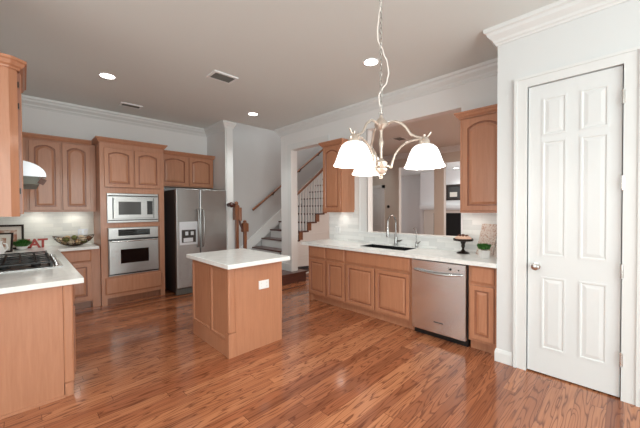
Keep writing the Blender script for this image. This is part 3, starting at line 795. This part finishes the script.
# ============================================================ ROOM BEYOND THE PASS-THROUGH
FD = Frame((8.0, 6.08, 0), (0, -1, 0), (-1, 0, 0))
mb = MB(); FD.box(mb, 0, .73, 0.01, 2.05, 0.002, .03)
d2 = struct(mb, 'door_2', 'door', 'six-panel door in the room beyond the pass-through', 'door')
for (a, b) in ((.1, .32), (.41, .63)):
    for (c, d) in ((.25, .75), (.9, 1.55), (1.68, 1.92)):
        mb = MB(); panel_rings(mb, FD, a, b, c, d, .03, [(0, .001, 0), (0, .008, 0), (.015, .008, 0), (.025, .001, 0), (.035, .001, 0), (.06, .007, 0)], 0); mb.build('door_panel', 'door', d2)
mb = MB(); FD.box(mb, -.02, .0, 0, 2.06, 0, .03); FD.box(mb, .733, .83, 0, 2.15, 0, .025); FD.box(mb, -.02, .83, 2.055, 2.15, 0, .025)
struct(mb, 'trim_11', 'trim', 'casing of the far six-panel door')
t = thing('thermostat', (7.98, 5.12, 1.48), 'small dark thermostat on the beige wall right of the far door', 'thermostat')
k = MB(); k.lathe((0, 0, 0), [(.045, 0), (.045, .02), (.04, .024), (.0001, .025)], 18); k.v = [(7.999 - z, 5.12 + y, 1.48 + x) for x, y, z in k.v]; k.build('dial', 'dark_steel', t)
k = MB(); k.lathe((0, 0, 0), [(.024, 0), (.0001, .001)], 18); k.v = [(7.9735 - z, 5.12 + y, 1.48 + x) for x, y, z in k.v]; k.build('face', 'black', t)
# column casing
struct(MB().box(7.985, 8.155, 3.395, 3.695, 0, .16).box(7.985, 8.155, 3.395, 3.695, 2.52, 2.64), 'trim_12', 'beige', 'base and cap of the beige column')
# fireplace
struct(MB().box(12.95, 13.5, 3.4, 6.6, 0, CEIL), 'wall_chimney', 'wall', 'chimney breast above the far fireplace')
t = thing('fireplace', (12.8, 5.0, 0), 'white mantel fireplace with a black firebox in the far living room', 'fireplace')
MB().box(12.72, 12.95, 3.45, 6.55, 1.42, 1.56).box(12.78, 12.95, 3.5, 6.5, 1.36, 1.42).build('mantel_shelf', 'trim', t, .01)
MB().box(12.88, 12.95, 3.55, 4.1, 0, 1.36).box(12.88, 12.95, 5.95, 6.4, 0, 1.36).box(12.88, 12.95, 4.1, 5.95, 1.22, 1.36).build('surround', 'beige', t)
MB().box(12.90, 12.948, 4.1, 5.95, 0, 1.22).build('firebox', 'rug', t)
t = thing('framed_picture', (12.93, 4.95, 1.75), 'dark framed picture above the far fireplace mantel', 'picture')
mb = MB()
mb.box(12.90, 12.948, 4.5, 5.4, 1.76, 1.84).box(12.90, 12.948, 4.5, 5.4, 2.34, 2.42).box(12.90, 12.948, 4.5, 4.58, 1.84, 2.34).box(12.90, 12.948, 5.32, 5.4, 1.84, 2.34)
mb.build('frame', 'dark_steel', t)
MB().box(12.925, 12.945, 4.58, 5.32, 1.84, 2.34).build('image', 'greyglass', t)
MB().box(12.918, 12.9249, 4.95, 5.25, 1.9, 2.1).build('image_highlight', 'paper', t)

# ============================================================ CEILING FIXTURES
def downlight(x, y, label, r=.082, power=34):
    t = thing('recessed_light', (x, y, CEIL), label, 'ceiling light', 'recessed ceiling lights')
    MB().lathe((x, y, CEIL), [(r + .012, 0), (r + .012, -.004), (r, -.007), (r - .008, -.003), (r - .008, 0)], 28, 0, False).build('trim_ring', 'trim', t)
    MB().lathe((x, y, CEIL), [(.0001, -.003), (r - .008, -.003)], 28, 0, False).build('lens', 'lamp', t)
    l = bpy.data.lights.new('downlight_beam', 'SPOT'); l.energy = power; l.spot_size = math.radians(125); l.spot_blend = .7; l.color = (.93, 1, .965); l.shadow_soft_size = .07
    o = bpy.data.objects.new('downlight_beam', l); COL.objects.link(o); o.parent = t; o.location = (0, 0, -.03)
downlight(.746, 4.397, 'round lit ceiling light at the far left, above the cooktop side')
downlight(2.797, 4.445, 'round lit ceiling light near the stairwell corner')
downlight(2.755, 1.983, 'round lit ceiling light beside the chandelier chain')
downlight(.746, 1.983, 'unseen round ceiling light added above the near end of the left counter')  # out of view; added to complete the layout and brighten the left counter
downlight(12.4, 4.80, 'small lit ceiling light in the far living room', .10, 30)

def vent(x0, x1, y0, y1, label, m='plate'):
    t = thing('ceiling_vent', ((x0 + x1) / 2, (y0 + y1) / 2, CEIL), label, 'vent', 'ceiling air vents')
    b = .028; z = CEIL
    MB().box(x0, x1, y0, y0 + b, z - .014, z).box(x0, x1, y1 - b, y1, z - .014, z).box(x0, x0 + b, y0 + b, y1 - b, z - .014, z).box(x1 - b, x1, y0 + b, y1 - b, z - .014, z).build('frame', m, t)
    MB().box(x0 + b, x1 - b, y0 + b, y1 - b, z - .002, z).build('backing', 'dark_steel', t)
    n = 6
    for i in range(n):
        y = y0 + b + (y1 - y0 - 2 * b) * (i + .5) / n
        MB().prism([(y - .012, z - .003), (y + .002, z - .013), (y + .004, z - .012), (y - .009, z - .002)], 0, x0 + b, x1 - b).build('louver', 'louver', t)
vent(1.60, 1.91, 3.35, 3.58, 'large white ceiling vent nearer the camera, between the two left lights')
vent(1.06, 1.35, 5.29, 5.45, 'small white ceiling vent near the back wall above the oven cabinet')
vent(6.02, 6.38, 3.54, 3.80, 'brown-looking ceiling vent in the room beyond the pass-through')

# ============================================================ CHANDELIER
hx, hy, HZ = 1.53, 1.03, .008
t = thing('chandelier', (hx, hy, CEIL), 'three-light cream metal chandelier with white bell glass shades hanging on a chain', 'chandelier')
MB().lathe((hx, hy, CEIL), [(.065, 0), (.065, -.008), (.05, -.02), (.02, -.032), (.012, -.05), (.0001, -.05)], 20).build('canopy', 'nickel', t)
ch = MB(); z = CEIL - .045; i = 0
while z > 2.015:
    c = Vector((hx, hy, z - .02)); ax = Vector((1, 0, 0)) if i % 2 else Vector((0, 1, 0))
    ch.tube([c + ax * .0075 * math.cos(a) + Vector((0, 0, .019)) * math.sin(a) for a in [2 * PI * k_ / 10 for k_ in range(10)]], .0022, 5, 0, True)
    z -= .031; i += 1
ch.build('chain', 'chain', t)
cv = Vector((.712, -.7016, 0))
key = [(2.98, .0), (2.85, -.004), (2.72, .004), (2.62, .0), (2.55, -.012), (2.47, -.020), (2.42, -.018), (2.34, .015), (2.28, .038), (2.22, .046), (2.165, .035), (2.12, .006), (2.09, -.012), (2.05, -.01), (2.0, .0), (1.97, .004)]
pts = []
for (a, b), (c_, d) in zip(key[:-1], key[1:]):
    for s_ in range(4):
        f = s_ / 4; f2 = f * f * (3 - 2 * f); pts.append(Vector((hx, hy, a + (c_ - a) * f)) + cv * (b + (d - b) * f2))
MB().tube(pts, .0042, 7).build('cord', 'cord', t)
lb = MB(); lb.lathe((hx, hy, HZ), [(.0001, 1.58), (.008, 1.583), (.012, 1.594), (.008, 1.603), (.02, 1.614), (.034, 1.626), (.037, 1.641), (.028, 1.65), (.036, 1.662), (.038, 1.68), (.02, 1.694), (.009, 1.704), (.008, 1.76), (.013, 1.785), (.016, 1.80), (.011, 1.815), (.008, 1.83), (.009, 1.87), (.02, 1.882), (.036, 1.895), (.04, 1.905), (.034, 1.922), (.02, 1.938), (.011, 1.945), (.009, 1.96), (.0001, 1.962)], 20)
lb.build('stem', 'nickel', t)
lp = MB(); lp.tube([Vector((hx, hy, 1.972 + HZ)) + cv * .011 * math.cos(a) + Vector((0, 0, .013 * math.sin(a))) for a in [2 * PI * k_ / 12 for k_ in range(12)]], .003, 6, 0, True); lp.build('loop', 'chain', t)


def bez(P, n=18):
    P = [Vector(p) for p in P]; out = []
    m = len(P)
    for i in range(m - 1):
        p0 = P[max(i - 1, 0)]; p1 = P[i]; p2 = P[i + 1]; p3 = P[min(i + 2, m - 1)]
        for k_ in range(n // 2 if i < m - 2 else n // 2 + 1):
            s_ = k_ / (n // 2)
            out.append(.5 * ((2 * p1) + (p2 - p0) * s_ + (2 * p0 - 5 * p1 + 4 * p2 - p3) * s_ ** 2 + (3 * p1 - p0 - 3 * p2 + p3) * s_ ** 3))
    return out


RR = .245
for ang in (178, -65, 54):
    a = math.radians(ang); d = Vector((math.cos(a), math.sin(a), 0)); q = lambda r, z: Vector((hx, hy, z + HZ)) + d * r
    am = MB()
    am.tube(bez([q(.03, 1.905), q(.085, 1.915), q(.135, 1.885), q(.17, 1.835), q(.21, 1.812), q(RR, 1.805)]), .0075, 9)
    am.tube(bez([q(.06, 1.645), q(.064, 1.667), q(.085, 1.727), q(.13, 1.775), q(.185, 1.797), q(RR, 1.80)]), .0065, 9)
    am.tube([q(.034, 1.662), q(.06, 1.645)], .008, 8)
    am.tube(bez([q(RR, 1.80), q(RR + .018, 1.812), q(RR + .035, 1.835)]), [.006] * 0 or .005, 8)
    ar = am.build('arm', 'nickel', t)
    c = q(RR, 0)
    MB().lathe((c.x, c.y, HZ), [(.0001, 1.828), (.008, 1.824), (.006, 1.812), (.012, 1.808), (.026, 1.795), (.032, 1.775), (.034, 1.758), (.0001, 1.756)], 20).build('socket_cup', 'nickel', ar)
    sh = MB(); outp = [(.03, 1.767), (.05, 1.762), (.068, 1.746), (.081, 1.720), (.090, 1.694), (.098, 1.670), (.105, 1.653), (.114, 1.640)]
    inp = [(r - .004, z - .002) for r, z in outp[::-1]]
    sh.lathe((c.x, c.y, HZ), outp + inp, 30, 0, False); so = sh.build('glass_shade', 'shade', ar)
    MB().sphere((c.x, c.y, 1.715 + HZ), .026).build('bulb', 'lamp', ar)
    l = bpy.data.lights.new('bulb_glow', 'POINT'); l.energy = 5; l.color = (1, .93, .84); l.shadow_soft_size = .05
    o = bpy.data.objects.new('bulb_glow', l); COL.objects.link(o); o.parent = t; o.location = (c.x - hx, c.y - hy, 1.62 - CEIL)

# ============================================================ SMALL THINGS
# wall outlets
t = thing('wall_outlet', (XS - .012, 3.37, 1.06), 'white double switch plate on the tile under the left wall cabinet', 'outlet')
MB().box(XS - .018, XS - .012, 3.32, 3.43, 1.01, 1.125).build('plate', 'plate', t, .002)
for y in (3.35, 3.40): MB().box(XS - .021, XS - .018, y - .016, y + .016, 1.035, 1.10).build('rocker', 'trim', t)
t = thing('wall_outlet', (.70, YB - .012, 1.05), 'pale cover plate on the tile right of the fruit bowl', 'outlet')
MB().box(.60, .72, YB - .018, YB - .012, 1.03, 1.12).build('plate', 'steel_white', t, .002)
for x in (.63, .69): MB().box(x - .016, x + .016, YB - .021, YB - .018, 1.045, 1.105).build('rocker', 'trim', t)

# cake stand with cake
kx, ky = 3.57, 1.30
t = thing('cake_stand', (kx, ky, .90), 'dark bronze pedestal cake stand on the sink counter', 'cake stand')
MB().lathe((kx, ky, .90), [(.068, 0), (.07, .004), (.055, .014), (.03, .022), (.015, .04), (.012, .055), (.022, .08), (.018, .10), (.026, .12), (.03, .132), (.05, .138), (.0001, .138)], 28).build('pedestal', 'bronze', t)
MB().lathe((kx, ky, 1.038), [(.05, 0), (.1, .004), (.104, .008), (.106, .026), (.102, .03), (.1, .012), (.0001, .012)], 32).build('plate', 'bronze', t)
t = thing('cake', (kx, ky, 1.0505), 'small pale pink cake with brown topping on the dark cake stand', 'cake')
MB().lathe((kx, ky, 1.0505), [(.085, 0), (.09, .006), (.086, .024), (.07, .04), (.045, .048), (.0001, .05)], 28).build('body', 'cake', t)
mb = MB()
for i in range(9):
    a = i * 2 * PI / 9; mb.sphere((kx + .045 * math.cos(a), ky + .045 * math.sin(a), 1.099), .012, 0, 8)
mb.sphere((kx, ky, 1.104), .017, 0, 8); mb.build('topping', 'crust', t)

def leaf_tuft(parent, c, rx, h, n, name='foliage', droop=.45, root=.35):
    mb = MB()
    for i in range(n):
        a = random.uniform(0, 2 * PI); r = rx * math.sqrt(random.random()) ; tilt = r / rx
        b = Vector((c[0] + root * r * math.cos(a), c[1] + root * r * math.sin(a), c[2] + (.012 if root > .5 else 0)))
        tip = Vector((c[0] + r * math.cos(a), c[1] + r * math.sin(a), c[2] + h * (1 - droop * tilt * tilt) * random.uniform(.75, 1.05)))
        d = (tip - b); sd = Vector((-math.sin(a + random.uniform(-1, 1)), math.cos(a + random.uniform(-1, 1)), 0)).normalized() * .0045
        mid = b + d * .6 + Vector((0, 0, .004))
        o = len(mb.v); mb.v += [tuple(b - sd * .5), tuple(b + sd * .5), tuple(mid + sd), tuple(tip), tuple(mid - sd)]
        mb.f.append([o, o + 1, o + 2, o + 3, o + 4]); mb.m.append(0); mb.sm.append(False)
    return mb.build(name, 'green', parent)

px_, py_ = 3.37, 1.02
t = thing('potted_grass', (px_, py_, .90), 'small green grass plant in a white square pot on the sink counter', 'plant')
mb = MB(); mb.prism([(-.038, -.038), (.038, -.038), (.038, .038), (-.038, .038)], 2, 0, .08)
mb.v = [(px_ + (x * .8 - y * .6) * (1 + z * 1.2), py_ + (x * .6 + y * .8) * (1 + z * 1.2), .90 + z) for x, y, z in mb.v]; mb.build('pot', 'white_pot', t, .003)
MB().lathe((px_, py_, .978), [(.034, 0), (.034, .004), (.0001, .006)], 14).build('soil', 'crust', t)
leaf_tuft(t, (px_, py_, .98), .07, .07, 700, droop=.12, root=.72)

# open cookbook leaning in the corner
t = thing('open_cookbook', (3.60, .95, .90), 'open printed cookbook standing against the corner behind the potted grass', 'cookbook')
def page(p0, p1, h, lean, m, name):
    p0 = Vector(p0); p1 = Vector(p1); u = (p1 - p0); n_ = Vector((u.y, -u.x, 0)).normalized()
    if n_.x > 0: n_ = -n_
    mb = MB(); tk = .008
    q = [p0, p1, p1 + Vector((0, 0, h)) - n_ * lean, p0 + Vector((0, 0, h)) - n_ * lean]
    mb.add(q + [v - n_ * tk for v in q], [(0, 1, 2, 3), (7, 6, 5, 4), (0, 4, 5, 1), (1, 5, 6, 2), (2, 6, 7, 3), (3, 7, 4, 0)])
    return mb.build(name, m, t)
page((3.565, 1.165, .902), (3.525, .985, .902), .335, .13, 'print', 'left_page')
page((3.525, .985, .902), (3.42, .85, .902), .335, .10, 'print', 'right_page')

# red letters E A T
def letter(ch, x, y, z, h, label, rz=0.0):
    cu = bpy.data.curves.new('glyph', 'FONT'); cu.body = ch; cu.size = h / .69; cu.extrude = .011; cu.offset = .005
    tmp = bpy.data.objects.new('glyph', cu); COL.objects.link(tmp)
    dg = bpy.context.evaluated_depsgraph_get(); me = bpy.data.meshes.new_from_object(tmp.evaluated_get(dg))
    bpy.data.objects.remove(tmp); me.materials.clear(); me.materials.append(M['red'])
    me.transform(Matrix.Rotation(PI / 2, 4, 'X'))
    zmin = min(v.co.z for v in me.vertices); me.transform(Matrix.Translation((0, 0, -zmin)))
    o = bpy.data.objects.new('decor_letter', me); COL.objects.link(o); o.location = (x, y, z); o.rotation_euler = (0, 0, rz)
    tag(o, label, 'letter', 'red letters spelling EAT'); return o
letter('E', -.025, 5.80, .89, .118, 'red wooden letter E partly hidden behind the small green plant')
letter('A', .048, 5.80, .89, .118, 'red wooden letter A on the back counter beside the plant')
letter('T', .137, 5.80, .89, .118, 'red wooden letter T nearest the fruit bowl')

# fruit bowl
bx, by = .53, 5.72
t = thing('wire_bowl', (bx, by, .89), 'wide shallow dark woven bowl beside the oven cabinet', 'bowl')
mb = MB(); rx_, ry_ = .24, .14
def ell(c, s, z, n=36): return [(c[0] + rx_ * s * math.cos(2 * PI * i / n), c[1] + ry_ * s * math.sin(2 * PI * i / n), z + (.03 * abs(math.cos(2 * PI * i / n)) ** 2 * s)) for i in range(n)]
prof = [(.45, .004), (.64, .02), (.80, .045), (.92, .08), (1.0, .12)]
for s_, z in prof: mb.tube(ell((bx, by), s_, .893 + z), .004, 5, 0, True)
for k_ in range(18):
    a = 2 * PI * k_ / 18
    mb.tube([(bx + rx_ * s_ * math.cos(a), by + ry_ * s_ * math.sin(a), .893 + z + .03 * math.cos(a) ** 2 * s_) for s_, z in prof], .003, 5)
mb.build('wire_frame', 'wicker', t)
lin = MB(); n = 36; vs = []; fs = []
for s_, z in prof: vs += [(bx + (x - bx) * .97, by + (y - by) * .97, zz + .003) for x, y, zz in ell((bx, by), s_, .893 + z)]
for i in range(1):
    for k_ in range(n): fs.append((i * n + k_, i * n + (k_ + 1) % n, (i + 1) * n + (k_ + 1) % n, (i + 1) * n + k_))
fs.append(tuple(range(n))); lin.add(vs, fs, 0, True); o = lin.build('woven_lining', 'wicker', t)
random.seed(11); idx = 0
spots = [(-.115, .0, 0), (-.04, .045, 0), (-.04, -.045, 0), (.04, .045, 0), (.04, -.045, 0), (.115, .0, 0), (-.17, 0.01, 1), (.17, -.01, 1), (-.078, .0, 2), (.0, .0, 2), (.078, .0, 2), (-.1, .07, 1), (.1, .07, 1), (-.1, -.07, 1), (.1, -.07, 1)]
cols_ = ['pale tan', 'green', 'cream', 'brown', 'pale green']
M['f0'] = mat('tan_ball', srgb(206, 176, 134), .6); M['f1'] = mat('moss_ball', srgb(118, 126, 70), .8); M['f2'] = mat('cream_ball', srgb(228, 208, 180), .6); M['f3'] = mat('brown_ball', srgb(134, 92, 62), .6)
names = ['tan', 'moss green', 'cream', 'brown']
for i, (dx, dy, ly) in enumerate(spots):
    r = random.uniform(.034, .037); z = (.94, .985, 1.002)[ly]
    k_ = MB(); k_.sphere((bx + dx, by + dy, z + .008), r, 0, 14); o = k_.build('decor_ball', 'f%d' % (i % 4), None, 0, (bx + dx, by + dy, z + .008 - r))
    tag(o, 'small round %s decorative ball heaped in the woven bowl' % names[i % 4], 'decorative ball', '%s balls in the woven bowl' % names[i % 4])

# picture frames on left of back counter
def frame(name, c, w, h, lean, label, fw=.022, rz=0.0, art='art'):
    t = thing(name, c, label, 'picture frame')
    def xf(mb):
        ca, sa = math.cos(rz), math.sin(rz); out = []
        for x, y, z in mb.v:
            yy = y + z * lean; out.append((c[0] + x * ca - yy * sa, c[1] + x * sa + yy * ca, c[2] + z))
        mb.v = out; return mb
    xf(MB().box(-w / 2, w / 2, -.01, .01, 0, fw).box(-w / 2, w / 2, -.01, .01, h - fw, h).box(-w / 2, -w / 2 + fw, -.01, .01, fw, h - fw).box(w / 2 - fw, w / 2, -.01, .01, fw, h - fw)).build('frame', 'bronze', t)
    xf(MB().box(-w / 2 + fw, w / 2 - fw, -.002, .006, fw, h - fw)).build('mat_board', 'paper', t)
    xf(MB().box(-w / 2 + fw + .045, w / 2 - fw - .045, -.004, -.002, fw + .045, h - fw - .045)).build('picture', art, t)
frame('picture_frame', (-.20, 5.80, .89), .40, .33, .25, 'larger dark picture frame leaning at the back of the left counter', .024)
frame('picture_frame', (-.235, 5.50, .89), .26, .24, .22, 'smaller dark picture frame in front of the larger frame', .018, -.25)
t = thing('potted_plant', (-.02, 5.68, .89), 'small bushy green plant in a white dish between the frames and red letters', 'plant')
MB().lathe((-.02, 5.68, .89), [(.03, 0), (.05, .012), (.058, .045), (.054, .045), (.0001, .035)], 20).build('dish', 'white_pot', t)
leaf_tuft(t, (-.02, 5.68, .925), .115, .12, 480)
t = thing('white_jug', (-.225, 4.98, .89), 'white ceramic jug at the left edge behind the cooktop', 'jug')
MB().lathe((-.225, 4.98, .89), [(.05, 0), (.062, .03), (.066, .075), (.054, .12), (.046, .15), (.052, .175), (.047, .175), (.041, .15), (.0001, .04)], 24).build('body', 'white_pot', t)
MB().tube([(-.173, 4.98, 1.04), (-.145, 4.98, 1.03), (-.135, 4.98, .985), (-.162, 4.98, .945)], .008, 8).build('handle', 'white_pot', t)

for o in SC.objects:
    if '_w' in o: del o['_w']
